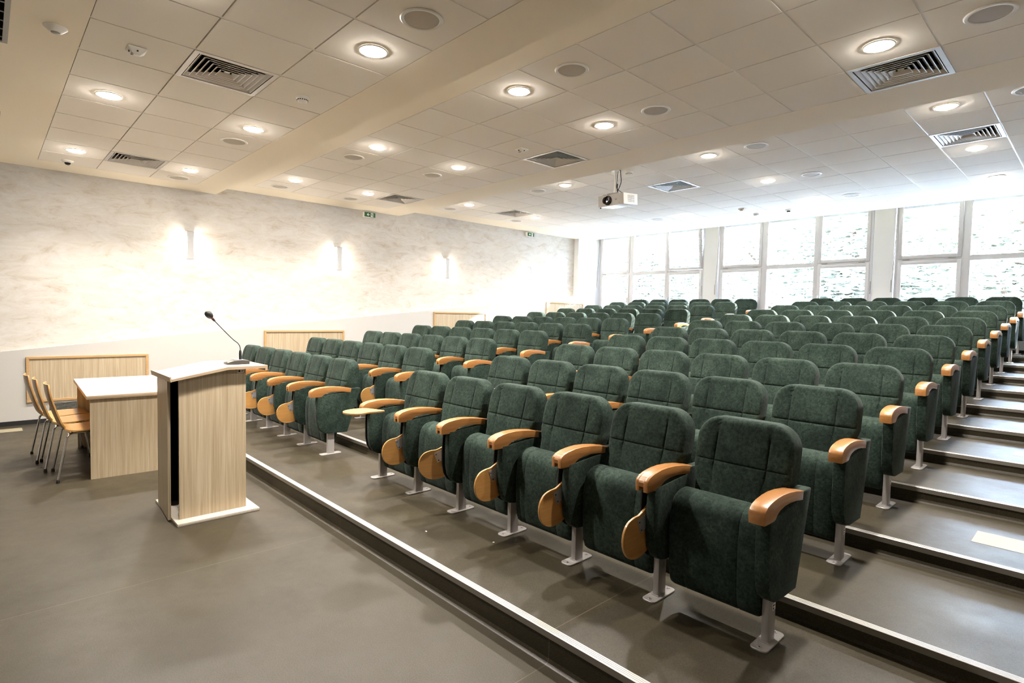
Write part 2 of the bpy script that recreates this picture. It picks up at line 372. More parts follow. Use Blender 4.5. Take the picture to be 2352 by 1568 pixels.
bm = B(); lathe(bm, [(0.111, -0.004), (0.10, -0.006), (0.05, -0.008), (0.0001, -0.0085)], n=40, caps=False); link('speaker_grille', bm, GRILLE, spk)
SPK = {0: [(-5, 2), (-9, 2), (1, 2)], 1: [(-2, 0), (-2, 2), (-8, 0), (-8, 2), (-12, 0), (-12, 2), (2, 2)], 2: [(-7, -1), (-11, -1), (-11, 2), (-1, -1), (-1, 2), (-1, 5), (3, -1), (-7, 5)]}
sp, lb = [], []
for s in SPK: sp += [cell(s, *c) for c in SPK[s]]; lb += lab_grid('cream round ceiling speaker', SPK[s], s)
place(spk, sp, lb)
df = empty('air_diffuser', group='square air diffusers in the ceiling', cat='air vent')
bm = B(); h = 0.2975; g = 0.262
for a in ((-h, h, -h, -g), (-h, h, g, h), (-h, -g, -g, g), (g, h, -g, g)): box(bm, *a, -0.003, 0.02)
for a in ((-g - .002, -g, -g, g), (g, g + .002, -g, g), (-g, g, -g - .002, -g), (-g, g, g, g + .002)): box(bm, *a, 0.0, 0.10)
link('diffuser_frame', bm, VENT, df, False)
bm = B(); box(bm, -g, g, -g, g, 0.085, 0.10); link('duct_box', bm, DARK, df, False)
bm = B()
for k in range(6):
    a = 0.250 - k * 0.037; b2 = a - 0.026; za, zb = 0.001, 0.026
    for sx, sy in ((1, 0), (-1, 0), (0, 1), (0, -1)):
        def pt(r, zz, t):
            return (sx * r + (0 if sx else t * r), sy * r + (t * r if sx else 0), zz)
        vs = [bm.verts.new(p) for p in (pt(a, za, -1), pt(a, za, 1), pt(b2, zb, 1), pt(b2, zb, -1))]
        ws = [bm.verts.new((v.co.x, v.co.y, v.co.z + 0.0022)) for v in vs]
        for q in ((0, 1, 2, 3),): bm.faces.new([vs[i] for i in q]); bm.faces.new([ws[i] for i in reversed(q)])
        for i in range(4): bm.faces.new((vs[i], ws[i], ws[(i + 1) % 4], vs[(i + 1) % 4]))
        lp = [pt(a + 0.005, za - 0.001, -1), pt(a + 0.005, za - 0.001, 1), pt(a, za - 0.001, 1), pt(a, za - 0.001, -1)]
        bm.faces.new([bm.verts.new(p) for p in lp])
box(bm, -0.02, 0.02, -0.02, 0.02, 0.02, 0.03)
bmesh.ops.recalc_face_normals(bm, faces=bm.faces); link('louvres', bm, VENT, df, False)
sp, lb = [], []
for s in VENTS: sp += [cell(s, *c) for c in VENTS[s]]; lb += lab_grid('square grey louvred air diffuser', VENTS[s], s)
place(df, sp, lb)
def slot_vent(x0, x1, y0, y1, label):
    o = empty('slot_vent', ((x0 + x1) / 2, (y0 + y1) / 2, Z0), label=label, cat='air vent', group='long slot vents above the stage edge')
    hx, hy = (x1 - x0) / 2, (y1 - y0) / 2; bm = B(); f = 0.028
    for a in ((-hx, hx, -hy, -hy + f), (-hx, hx, hy - f, hy), (-hx, -hx + f, -hy + f, hy - f), (hx - f, hx, -hy + f, hy - f)): box(bm, *a, -0.012, -0.0005)
    link('vent_frame', bm, GREY, o, False)
    bm = B(); box(bm, -hx + f, hx - f, -hy + f, hy - f, -0.004, -0.0008); link('vent_opening', bm, DARK, o, False)
    bm = B()
    for k in range(int(2 * hx / 0.15)): box(bm, -hx + 0.1 + k * 0.15, -hx + 0.104 + k * 0.15, -hy + f, hy - f, -0.011, -0.004)
    link('vent_vanes', bm, VENT, o, False)
slot_vent(4.49, 5.69, -0.25, 0.15, 'long dark slot vent at the left picture edge, nearer the camera')
slot_vent(1.36, 2.56, -0.25, 0.145, 'long dark slot vent at the left picture edge, nearer the plastered wall')
def detector(loc, label, kind='smoke'):
    if kind == 'smoke':
        o = empty('smoke_detector', loc, label=label, cat='smoke detector')
        bm = B(); lathe(bm, [(0.052, -0.0003), (0.052, -0.020), (0.046, -0.026)], n=24, caps=False); link('mounting_base', bm, PLASTIC, o)
        bm = B(); lathe(bm, [(0.046, -0.024), (0.044, -0.036), (0.030, -0.050), (0.0001, -0.054)], n=24, caps=False); link('sensor_head', bm, PLASTIC, o)
        bm = B()
        for k in range(16):
            a = 2 * math.pi * k / 16; box(bm, 0.0445, 0.047, -0.005, 0.005, -0.036, -0.029, M=Matrix.Rotation(a, 4, 'Z'))
        link('sensor_slots', bm, BLACK, o, False)
    elif kind == 'gas':
        o = empty('gas_detector', loc, math.radians(0), label=label, cat='gas detector')
        bm = B(); a, b2, hh = 0.058, 0.024, -0.042
        vt = [bm.verts.new((x, y, -0.001)) for x, y in ((-a, -a), (a, -a), (a, a), (-a, a))]; vm = [bm.verts.new((x, y, -0.010)) for x, y in ((-a, -a), (a, -a), (a, a), (-a, a))]
        vb = [bm.verts.new((x, y, hh)) for x, y in ((-b2, -b2), (b2, -b2), (b2, b2), (-b2, b2))]
        for A, C in ((vt, vm), (vm, vb)):
            for i in range(4): bm.faces.new((A[i], A[(i + 1) % 4], C[(i + 1) % 4], C[i]))
        bm.faces.new(vb); bm.faces.new(vt[::-1]); bmesh.ops.recalc_face_normals(bm, faces=bm.faces)
        bmesh.ops.bevel(bm, geom=list(bm.edges), offset=0.003, segments=1, affect='EDGES'); link('housing', bm, PLASTIC, o)
        bm = B(); n = Vector((0, -0.032, -0.034)).normalized()
        lathe(bm, [(0.008, -0.048), (0.007, -0.0415)], c=(0, 0, -0.026), n=14, axis='y'); lathe(bm, [(0.006, 0.040), (0.006, 0.046)], c=(0, 0, -0.026), n=12, axis='x')
        link('sensor_eye', bm, BLACK, o)
        bm = B()
        for k in range(5): box(bm, -0.018 + k * 0.009 - 0.0014, -0.018 + k * 0.009 + 0.0014, -0.033, -0.018, -0.0432, -0.036)
        link('air_slots', bm, GREY, o, False)
    elif kind == 'dome':
        o = empty('dome_camera', loc, label=label, cat='security camera')
        bm = B(); lathe(bm, [(0.062, -0.0003), (0.062, -0.010), (0.045, -0.024), (0.036, -0.028)], n=28, caps=False); link('camera_base', bm, PLASTIC, o)
        bm = B(); lathe(bm, [(0.034, -0.020), (0.033, -0.034), (0.022, -0.050), (0.0001, -0.056)], n=24, caps=False); link('dark_dome', bm, LENSB, o)
    elif kind == 'occ':
        o = empty('presence_sensor', loc, label=label, cat='sensor')
        bm = B(); lathe(bm, [(0.066, -0.0003), (0.066, -0.004), (0.036, -0.032), (0.026, -0.034)], n=32, caps=False); link('sensor_cone', bm, PLASTIC, o)
        bm = B(); lathe(bm, [(0.027, -0.031), (0.025, -0.038), (0.015, -0.042), (0.0001, -0.043)], n=24, caps=False); link('sensor_lens', bm, GREY, o)
    return o
detector(cell(0, -2, 2), 'white smoke detector on the front bay tiles, beside the boxed beam')
detector(cell(0, -2, 0), 'square white detector with a black eye, on the front bay tiles', 'gas')
detector((5.01, 0.374, Z0), 'white cone shaped presence sensor on the cream ceiling strip at top left', 'occ')
detector((0.768, 0.80, Z0), 'small dome camera on the front bay ceiling by the plastered wall', 'dome')
detector(cell(1, -5, 2), 'small white detector on a middle bay tile near the square diffuser', 'gas')
detector(cell(2, -4, -1), 'white smoke detector beside the projector pole')
detector(cell(2, -4, 5), 'small detector on the rear bay ceiling, the one farther from the windows', 'gas')
detector(cell(2, -4, 6), 'small smoke detector on the rear bay ceiling, nearest the windows')
detector(cell(2, -3, 6), 'small dome camera on the rear bay ceiling above the second window', 'dome')

# projector hanging from a pole
PJ = empty('projector', (4.975, 6.46, 3.222), label='white projector hanging from a ceiling pole in the rear bay', cat='projector')
PT = math.radians(5.0); MP = Matrix.Rotation(PT, 4, 'X')
bm = B(); prism(bm, [(0.0, -0.078), (0.0, 0.078), (0.34, 0.078), (0.34, -0.078)], 'x', -0.222, 0.222, 0, 0.012, 2, M=MP)
for f in bm.faces:
    f.material_index = 1 if f.normal.y < -0.8 else 0
link('projector_body', bm, [PROJW, PROJ], PJ)
bm = B()
lathe(bm, [(0.066, 0.02), (0.066, -0.012), (0.058, -0.022), (0.050, -0.020), (0.044, -0.004), (0.0001, 0.002)], c=(-0.045, 0, 0.0), n=36, axis='y', caps=False)
lathe(bm, [(0.05, 0.02), (0.05, -0.006), (0.03, -0.008), (0.0001, -0.008)], c=(-0.090, 0.0, 0.006), n=30, axis='y', caps=False)
link('projector_lens', bm, LENSB, PJ)
bm = B()
for k in range(9):
    for j in range(8): box(bm, 0.2222, 0.2235, 0.10 + k * 0.018, 0.111 + k * 0.018, -0.045 + j * 0.0125, -0.037 + j * 0.0125, M=MP)
link('side_grille', bm, GREY, PJ, False)
bm = B(); box(bm, 0.075, 0.108, -0.0012, 0.0, -0.012, 0.028); box(bm, 0.142, 0.154, -0.0025, 0, -0.060, -0.046); link('receiver_window', bm, GREY, PJ, False)
bm = B(); lathe(bm, [(0.010, -0.092), (0.010, -0.074)], c=(-0.195, 0.03, 0), n=12); link('adjusting_foot', bm, BLACK, PJ)
bm = B(); box(bm, -0.16, -0.10, 0.02, 0.07, 0.078, 0.096, bev=0.004); box(bm, -0.09, -0.03, 0.03, 0.08, 0.082, 0.104, bev=0.004); box(bm, -0.03, 0.08, 0.05, 0.16, 0.085, 0.108)
link('bracket', bm, [GREY], PJ)
bm = B(); tube(bm, [(0.025, 0.07, 0.105), (0.025, 0.07, 0.415)], 0.017, 14); lathe(bm, [(0.022, 0.11), (0.024, 0.13), (0.022, 0.17), (0.017, 0.175)], c=(0.025, 0.07, 0), n=14); lathe(bm, [(0.06, 0.408), (0.06, 0.4155)], c=(0.025, 0.07, 0), n=20)
link('ceiling_pole', bm, PLASTIC, PJ)
bm = B(); tube(bm, smoothpath([(0.10, 0.07, 0.413), (0.115, 0.07, 0.32), (0.12, 0.07, 0.24), (0.085, 0.07, 0.16), (0.06, 0.08, 0.13), (0.068, 0.09, 0.085)]), 0.0055, 8)
tube(bm, smoothpath([(0.062, 0.07, 0.413), (0.060, 0.06, 0.28), (0.052, 0.06, 0.18), (0.09, 0.06, 0.135), (0.16, 0.05, 0.085)]), 0.004, 8)
tube(bm, smoothpath([(0.054, 0.08, 0.23), (0.048, 0.08, 0.16), (0.06, 0.10, 0.085)]), 0.008, 8)
link('black_cables', bm, BLACK, PJ)

# ------------------------------------------------------------------ wall fittings
for n, (y, lab) in enumerate(((2.343, 'white wall lamp on the marbled plaster, nearest the front of the room'), (4.795, 'white wall lamp on the marbled plaster, second from the front'), (7.268, 'white wall lamp on the marbled plaster, third from the front'), (9.811, 'white wall lamp on the marbled plaster, farthest and beside the windows'))):
    o = empty('wall_lamp', (0, y, 2.55), label=lab, cat='wall lamp', group='wall lamps on the plastered wall')
    bm = B(); N = 12
    for side in (0.088, 0.094):
        for i in range(N + 1):
            t = i / N; zz = -0.205 + 0.41 * t; hw = 0.052 - 0.010 * math.sin(math.pi * t)
            bm.verts.new((side, -hw, zz)); bm.verts.new((side, hw, zz))
    bm.verts.ensure_lookup_table(); V = bm.verts; K = 2 * (N + 1)
    for i in range(N):
        a = 2 * i
        bm.faces.new((V[a], V[a + 2], V[a + 3], V[a + 1])); bm.faces.new((V[K + a], V[K + a + 1], V[K + a + 3], V[K + a + 2]))
        bm.faces.new((V[a], V[K + a], V[K + a + 2], V[a + 2])); bm.faces.new((V[a + 1], V[a + 3], V[K + a + 3], V[K + a + 1]))
    bmesh.ops.recalc_face_normals(bm, faces=bm.faces); link('shade', bm, SHADE, o)
    bm = B(); box(bm, 0.03, 0.092, -0.046, 0.046, -0.214, -0.205, bev=0.002); box(bm, 0.0, 0.094, -0.052, 0.052, 0.205, 0.215, bev=0.003); box(bm, 0.0, 0.012, -0.03, 0.03, -0.206, 0.206); link('end_plates', bm, POST, o)
    bm = B(); tube(bm, [(0.045, 0, -0.19), (0.045, 0, 0.19)], 0.017, 12); link('lamp_tube', bm, SCON, o)
for y0, zc, lab in ((5.304, 3.44, 'green exit sign with a white arrow, high on the wall at the middle bay'), (9.678, 3.56, 'green exit sign with a white arrow, high on the wall at the rear bay')):
    o = empty('exit_sign', (0, y0, zc), label=lab, cat='exit sign', group='exit signs on the plastered wall')
    bm = B(); box(bm, 0, 0.072, -0.006, 0.234, -0.047, 0.047, bev=0.006); link('sign_housing', bm, PLASTIC, o)
    bm = B(); box(bm, 0.072, 0.075, 0, 0.228, -0.043, 0.043); link('green_panel', bm, GREEN, o, False)
    bm = B(); box(bm, 0.075, 0.0758, 0.022, 0.029, -0.043, 0.043, 1); box(bm, 0.075, 0.0758, 0.196, 0.207, -0.043, 0.043, 1)
    cy = 0.075      # arrow pointing to smaller y, then door with running figure
    prism(bm, [(cy - 0.028, 0), (cy + 0.004, 0.030), (cy + 0.012, 0.022), (cy - 0.004, 0.007), (cy + 0.030, 0.007), (cy + 0.030, -0.007), (cy - 0.004, -0.007), (cy + 0.012, -0.022), (cy + 0.004, -0.030)], 'x', 0.075, 0.0762)
    box(bm, 0.075, 0.0762, 0.130, 0.182, -0.036, 0.036)
    f = [(0.148, 0.018), (0.160, 0.020), (0.168, 0.006), (0.163, -0.006), (0.172, -0.026), (0.165, -0.028), (0.156, -0.010), (0.146, -0.024), (0.140, -0.020), (0.150, -0.004), (0.150, 0.006), (0.142, 0.000), (0.138, 0.006)]
    prism(bm, f, 'x', 0.0762, 0.0768, 2); lathe(bm, [(0.006, 0.0762), (0.006, 0.0768)], c=(0, 0.152, 0.027), n=12, mi=2, axis='x')
    link('arrow_and_door_symbol', bm, [SIGNW, GREENL, GREEN], o, False)
for n, (y0, y1, zt, lab) in enumerate(((0.39, 1.76, 0.893, 'oak framed service panel low on the wall behind the desk'), (3.42, 4.86, 1.232, 'oak framed service panel on the wall, left of the front seat rows'), (6.87, 8.32, 1.617, 'oak framed service panel on the wall behind the middle seat rows'), (10.30, 11.75, 1.935, 'oak framed service panel nearest the windows'))):
    o = empty('wall_panel', (XDADO, y0, zt), label=lab, cat='wall panel', group='oak panels along the dado')
    L_ = y1 - y0; Hh = 0.605; fw = 0.032; bm = B()
    box(bm, 0, 0.012, 0.01, L_ - 0.01, -Hh + 0.01, -0.01); link('panel_board', bm, OAK, o, False)
    bm = B()
    for pr_ in ([(0, 0), (L_, 0), (L_ - fw, -fw), (fw, -fw)], [(0, -Hh), (fw, -Hh + fw), (L_ - fw, -Hh + fw), (L_, -Hh)], [(0, 0), (fw, -fw), (fw, -Hh + fw), (0, -Hh)], [(L_, 0), (L_, -Hh), (L_ - fw, -Hh + fw), (L_ - fw, -fw)]):
        prism(bm, pr_, 'x', 0.0, 0.024, 0, 0.0025, 1)
    link('panel_frame', bm, OAKFRAME, o)
o = empty('air_grille', (XDADO, 0.60, 0.155), label='dark louvred air grille low on the wall behind the desk chairs', cat='air vent')
bm = B(); box(bm, 0, 0.006, 0, 1.1, 0.105, 0.13); box(bm, 0, 0.006, 0, 1.1, 0.0, 0.012); box(bm, 0, 0.006, 0, 0.02, 0.012, 0.105); box(bm, 0, 0.006, 1.08, 1.1, 0.012, 0.105); link('grille_frame', bm, VENT, o, False)
bm = B(); box(bm, 0.0, 0.002, 0.02, 1.08, 0.012, 0.105); link('grille_opening', bm, DARK, o, False)
bm = B()
for k in range(5): box(bm, 0.002, 0.012, 0.02, 1.08, 0.024 + k * 0.017, 0.028 + k * 0.017)
link('grille_bars', bm, VENT, o, False)

# ------------------------------------------------------------------ windows, blinds
ZT, ZB = 3.96, 1.55
for n in range(3):
    X = WX0 + WP * n; wn = empty('window_%d' % (n + 1), (X, YWIN, 0), kind='structure')
    bm = B()
    for a in ((0, 0.045, ZB, ZT), (WW - 0.045, WW, ZB, ZT), (0.985, 1.100, ZB, ZT), (2.045, 2.125, ZB, ZT)): box(bm, a[0], a[1], -0.005, 0.075, a[2], a[3], bev=0.003)
    for a in ((0.04, WW - 0.04, ZB, ZB + 0.05), (0.04, WW - 0.04, ZT - 0.05, ZT), (1.09, 2.05, 2.69, 2.775), (0.04, 0.99, 2.700, 2.76), (2.12, WW - 0.04, 2.700, 2.76)): box(bm, a[0], a[1], 0.0, 0.07, a[2], a[3])
    link('window_frame', bm, PVC, wn)
    bm = B(); box(bm, 1.10, 2.045, 0.03, 0.038, 2.775, ZT - 0.05); box(bm, 1.10, 2.045, 0.03, 0.038, ZB + 0.05, 2.69); link('fixed_pane', bm, GLASS, wn, False)
    for (a, b2, z0, z1, side) in ((0.045, 0.985, 2.76, ZT - 0.04, 0), (0.045, 0.985, ZB + 0.04, 2.715, 1), (2.125, WW - 0.045, 2.76, ZT - 0.04, 0), (2.125, WW - 0.045, ZB + 0.04, 2.715, 2)):
        sa = bpy.data.objects.new('sash', None); COL.objects.link(sa); sa.parent = wn; sa.location = (a, -0.018, z0)
        if n == 0 and side == 0 and a > 1: sa.rotation_euler = (math.radians(7), 0, 0)
        if n == 2 and side == 0 and a < 1: sa.rotation_euler = (math.radians(2.5), 0, 0)
        Wd, Hd, fr = b2 - a, z1 - z0, 0.062; bm = B()
        for q in ((0, fr, 0, Hd), (Wd - fr, Wd, 0, Hd), (fr, Wd - fr, 0, fr), (fr, Wd - fr, Hd - fr, Hd)): box(bm, q[0], q[1], 0, 0.05, q[2], q[3], bev=0.003)
        link('sash_frame', bm, PVC, sa)
        bm = B(); box(bm, fr, Wd - fr, 0.02, 0.028, fr, Hd - fr); link('pane', bm, GLASS, sa, False)
        if side:
            hx = Wd - 0.031 if side == 1 else 0.031; zz = 2.09 - z0
            bm = B(); prism(bm, rrect(hx - 0.014, hx + 0.014, zz - 0.035, zz + 0.075, 0.013), 'y', -0.008, 0); box(bm, hx - 0.009, hx + 0.009, -0.045, -0.008, zz - 0.008, zz + 0.012, bev=0.003); box(bm, hx - 0.009, hx + 0.009, -0.050, -0.036, zz - 0.10, zz + 0.012, bev=0.004)
            link('handle', bm, PVC, sa)
        else:
            bm = B()
            for hx in (0.13, Wd - 0.13): box(bm, hx - 0.055, hx + 0.055, -0.012, 0.0, -0.022, -0.006, bev=0.003)
            link('hinges', bm, POST, sa)
    bm = B()
    xs = -0.030 if n < 2 else -0.02
    tube(bm, [(xs, -0.10, 2.15), (xs, -0.10, 2.38)], 0.010, 8); tube(bm, [(xs + 0.012, -0.10, 2.38), (xs + 0.03, -0.07, 3.0), (xs + 0.045, -0.03, 3.9)], 0.005, 8)
    link('opener_rod', bm, GREY, wn)
    if n < 2:
        bm = B(); tube(bm, [(WW + 0.01, -0.105, 2.12), (WW + 0.01, -0.105, 2.36)], 0.010, 8); link('opener_rod', bm, GREY, wn)
    # outside venetian blinds, one for each bay of the window
    names = ('left', 'middle', 'right'); wnames = ('first window from the plastered wall', 'second window from the plastered wall', 'window nearest the right of the picture')
    for c, (a, b2) in enumerate(((0.02, 1.03), (1.05, 2.075), (2.095, WW - 0.02))):
        bl = empty('venetian_blind', (X + a, YWIN + 0.17, 0), label='white slatted outside blind, %s bay of the %s' % (names[c], wnames[n]), cat='window blind', group='outside blinds behind the windows')
        bm = B(); Wd = b2 - a; k = 0; zz = ZB + 0.02
        while zz < 3.69:
            M = Matrix.Translation((0, 0, zz)) @ Matrix.Rotation(math.radians(8), 4, 'X')
            prism(bm, [(-0.036, -0.003), (-0.018, 0.0015), (0.0, 0.003), (0.018, 0.0015), (0.036, -0.003), (0.036, -0.0042), (0.0, 0.0018), (-0.036, -0.0042)], 'x', 0.012, Wd - 0.012, M=M); zz += 0.067
        link('slats', bm, SLAT, bl, False)
        bm = B(); box(bm, 0, Wd, -0.045, 0.045, 3.705, 4.05); link('headrail', bm, STEEL, bl, False)
        bm = B(); box(bm, 0, 0.010, -0.02, 0.02, ZB, 3.9); box(bm, Wd - 0.010, Wd, -0.02, 0.02, ZB, 3.9); link('guide_rails', bm, GREY, bl, False)

# ------------------------------------------------------------------ outside
bm = B(); box(bm, -40, 45, 12.8, 60, -0.4, 0.2); st('floor', bm, GRASS)
def tree(x, y, hgt, rad, mi, label, seed):
    rr = random.Random(seed); o = empty('tree', (x, y, 0.2), label=label, cat='tree', group='trees outside the windows')
    bm = B(); tube(bm, smoothpath([(0, 0, 0), (0.1, 0, hgt * .3), (-0.05, 0.1, hgt * .6), (0.05, 0, hgt * .85)], 3), [0.16 - 0.012 * i for i in range(10)], 8)
    for k in range(7):
        a = rr.uniform(0, 6.28); z = hgt * rr.uniform(.15, .7); tube(bm, [(0, 0, z), (math.cos(a) * rad * .6, math.sin(a) * rad * .6, z + rad * .5)], [0.05, 0.015], 6)
    link('trunk', bm, BARK, o)
    bm = B()
    for k in range(8000):
        u = rr.uniform(-1, 1); a = rr.uniform(0, 6.28); q = rr.random() ** 0.4; s = math.sqrt(1 - u * u)
        lump = 1 + 0.25 * math.sin(3 * a + seed) * math.cos(4 * u + seed)
        p = Vector((s * math.cos(a) * rad * q * lump, s * math.sin(a) * rad * .8 * q * lump, hgt * .55 + u * hgt * .52 * q))
        M = Matrix.Translation(p) @ Matrix.Rotation(rr.uniform(0, 6.28), 4, 'Z') @ Matrix.Rotation(rr.uniform(0.2, 1.6), 4, 'X'); g2 = rr.uniform(.07, .15)
        bm.faces.new([bm.verts.new(M @ Vector(v)) for v in ((-g2, 0, 0), (0, -g2 * .5, 0), (g2 * 1.3, 0, 0), (0, g2 * .5, 0))])
    link('foliage', bm, LEAF[mi], o, False)
for i, (x, y, hg, rd, mi, lab) in enumerate(((-6.5, 19.8, 5.2, 2.6, 1, 'pale tree outside, behind the first window at far left'), (-2.4, 18.9, 4.9, 2.5, 0, 'green tree outside, seen through the first window'), (1.2, 20.4, 5.4, 2.6, 1, 'pale leafy tree outside, seen through the second window'),
        (4.6, 18.6, 4.9, 2.3, 2, 'deeper green tree outside, between second and third windows'), (8.2, 19.6, 5.2, 2.5, 0, 'tall green tree outside, seen through the third window'), (11.6, 18.6, 5.0, 2.3, 2, 'dark green tree outside, at the right end of the windows'))):
    tree(x, y, hg, rd, mi, lab, 11 + i)

# ------------------------------------------------------------------ auditorium seats
# local frame: x=0 at the post, y=0 at the post, z=0 on the tier, sitter faces -y
PANEL = [(-0.155, 0.600), (-0.163, 0.50), (-0.160, 0.36), (-0.147, 0.295), (-0.120, 0.250), (-0.085, 0.226), (-0.045, 0.217), (0.155, 0.211), (0.297, 0.642), (0.293, 0.648), (0.17, 0.650), (0.17, 0.62), (-0.10, 0.60)]
ARM = [(-0.222, 0.588), (-0.225, 0.632), (-0.217, 0.648), (-0.195, 0.662), (-0.16, 0.672), (-0.10, 0.680), (-0.04, 0.682), (0.03, 0.678), (0.11, 0.668), (0.196, 0.652), (0.190, 0.610), (0.11, 0.622), (0.04, 0.628), (-0.02, 0.627), (-0.070, 0.618), (-0.098, 0.604), (-0.113, 0.590), (-0.135, 0.586)]
ARMHI = [p if p[1] > 0.6 or p[0] > -0.09 else (p[0], 0.612) for p in ARM]
def part_panel(x0, x1):
    bm = B(); prism(bm, PANEL, 'x', x0, x1, 0, 0.009, 2)
    return bm
def part_arm(slot):
    bm = B()
    if slot:
        prism(bm, ARM, 'x', -0.014, 0.008, 0, 0.004, 2); prism(bm, ARM, 'x', 0.030, 0.056, 0, 0.004, 2)
        prism(bm, ARMHI, 'x', 0.003, 0.035, 0, 0)
    else: prism(bm, ARM, 'x', -0.012, 0.058, 0, 0.0045, 2)
    return bm
def part_post():
    bm = B(); prism(bm, rrect(-0.0165, 0.0165, -0.035, 0.035, 0.004, 2), 'z', 0.008, 0.26)
    box(bm, -0.02, 0.02, -0.039, -0.032, 0.008, 0.012, bev=0.001)
    return bm
def part_foot():
    bm = B(); prism(bm, rrect(-0.038, 0.038, -0.108, 0.108, 0.024, 5), 'z', 0.0, 0.008, 0, 0.0015, 1)
    for y in (-0.085, 0.085):
        lathe(bm, [(0.009, 0.008), (0.008, 0.0105), (0.0001, 0.011)], c=(0, y, 0), n=12, mi=1, caps=False); lathe(bm, [(0.0035, 0.011), (0.0035, 0.0114)], c=(0, y, 0), n=8, mi=2)
    return bm
def part_back():
    Wm, r, zt, zb, xc = 0.240, 0.115, 0.930, 0.36, 0.318
    us = sorted(set([round(v, 4) for v in [-1, -.985, -.95, -.88, -.8, -.7, -.62, -.565, -.55, -.5417, -.5333, -.52, -.50, -.4, -.25, -.1, .1, .25, .4, .50, .52, .5333, .5417, .55, .565, .62, .7, .8, .88, .95, .985, 1]]))
    zs = [zb, .40, .45, .50, .56, .62, .67, .695, .705, .711, .715, .719, .725, .735, .76, .79, .815, .835, .85, .865, .88, .893, .904, .913, .920, .926, .9295, .930]
    def yf(z): return 0.128 + (z - 0.563) * 0.25
    bm = B(); front = []; back = []
    for z in zs:
        W0 = Wm - 0.026 * min(1, max(0, (0.69 - z) / 0.08)); t = max(0, z - (zt - r)); hw = W0 - r + math.sqrt(max(0, r * r - t * t)) if t > 0 else W0
        fr, bk = [], []
        for u in us:
            x = u * hw; e = 0
            ed = min(hw - abs(x), (zt - z) * 1.0 + 0.0)                 # distance to rim
            rim = max(0.0, 1 - ed / 0.024); e = 0.020 * (1 - math.sqrt(max(0, 1 - rim * rim)))
            crown = -0.010 * (1 - (x / W0) ** 2) * math.sin(math.pi * min(1, max(0, (z - zb) / (zt - zb))))
            gr = 0
            for xs_ in (-0.130, 0.130): gr = max(gr, math.exp(-((x - xs_) / 0.0032) ** 2))
            gr = max(gr, math.exp(-((z - 0.715) / 0.0032) ** 2))
            puff = -0.004 * min(1, abs(abs(x) - 0.130) / 0.03) * min(1, abs(z - 0.715) / 0.03)
            y = yf(z) + e + crown + puff + 0.0075 * gr * (1 - rim)
            fr.append(bm.verts.new((xc + x, y, z - rim * rim * 0.0)))
            th = 0.135 - 0.055 * max(0, (z - 0.78) / 0.15) ** 2 - 0.03 * max(0, (0.55 - z) / 0.2)
            bk.append(bm.verts.new((xc + x * 0.985, yf(z) + th - 0.016 * (abs(x) / W0) ** 6, z - 0.003)))
        front.append(fr); back.append(bk)
    n = len(us)
    for A, C in zip(front, front[1:]):
        for i in range(n - 1): bm.faces.new((A[i], A[i + 1], C[i + 1], C[i]))
    for A, C in zip(back, back[1:]):
        for i in range(n - 1): bm.faces.new((A[i + 1], A[i], C[i], C[i + 1]))
    for j in range(len(zs) - 1):
        bm.faces.new((front[j][0], front[j + 1][0], back[j + 1][0], back[j][0])); bm.faces.new((front[j + 1][-1], front[j][-1], back[j][-1], back[j + 1][-1]))
    for i in range(n - 1):
        bm.faces.new((front[-1][i], front[-1][i + 1], back[-1][i + 1], back[-1][i])); bm.faces.new((front[0][i + 1], front[0][i], back[0][i], back[0][i + 1]))
    bmesh.ops.recalc_face_normals(bm, faces=bm.faces)
    return bm
def part_seat():
    """folded cushion, standing upright between the side panels"""
    P = [(-0.022, 0.150), (-0.040, 0.165), (-0.052, 0.20), (-0.060, 0.28), (-0.064, 0.38), (-0.062, 0.47), (-0.056, 0.53), (-0.046, 0.565), (-0.028, 0.592), (0.0, 0.610), (0.035, 0.618), (0.075, 0.620), (0.100, 0.60), (0.100, 0.40), (0.085, 0.20), (0.062, 0.155), (0.03, 0.146)]
    P = [(y, z - 0.045) for y, z in P]
    Q = []
    for i in range(len(P)):
        a, b = P[i], P[(i + 1) % len(P)]; Q.append(a); Q.append(((a[0] + b[0]) / 2, (a[1] + b[1]) / 2))
    x0, x1 = 0.076, 0.530; w = x1 - x0
    xs = [x0, x0 + .004, x0 + .012, x0 + .025, x0 + .05, .158, .1615, .163, .1645, .168, .22, .30, .38, .421, .4245, .426, .4275, .431, x1 - .05, x1 - .025, x1 - .012, x1 - .004, x1]
    bm = B(); rows = []; cy = 0.02
    for x in xs:
        d = min(x - x0, x1 - x); rim = max(0, 1 - d / 0.022); sh = 0.018 * (1 - math.sqrt(max(0, 1 - rim * rim)))
        g = max(math.exp(-((x - s_) / 0.0024) ** 2) for s_ in (0.163, 0.426)) * 0.0022
        ring = []
        for (y, z) in Q:
            ny, nz = y - cy, z - 0.335; ln = math.hypot(ny / 0.08, nz / 0.23)
            k = sh + g; dy = -k if ny > 0 else k; dzz = k * (1 if nz < -0.15 else (-1 if nz > 0.15 else 0))
            ring.append(bm.verts.new((x, y + dy, z + dzz)))
        rows.append(ring)
    m = len(Q)
    for A, C in zip(rows, rows[1:]):
        for i in range(m): bm.faces.new((A[i], A[(i + 1) % m], C[(i + 1) % m], C[i]))
    bm.faces.new(rows[0]); bm.faces.new(rows[-1][::-1]); bmesh.ops.recalc_face_normals(bm, faces=bm.faces)
    return bm
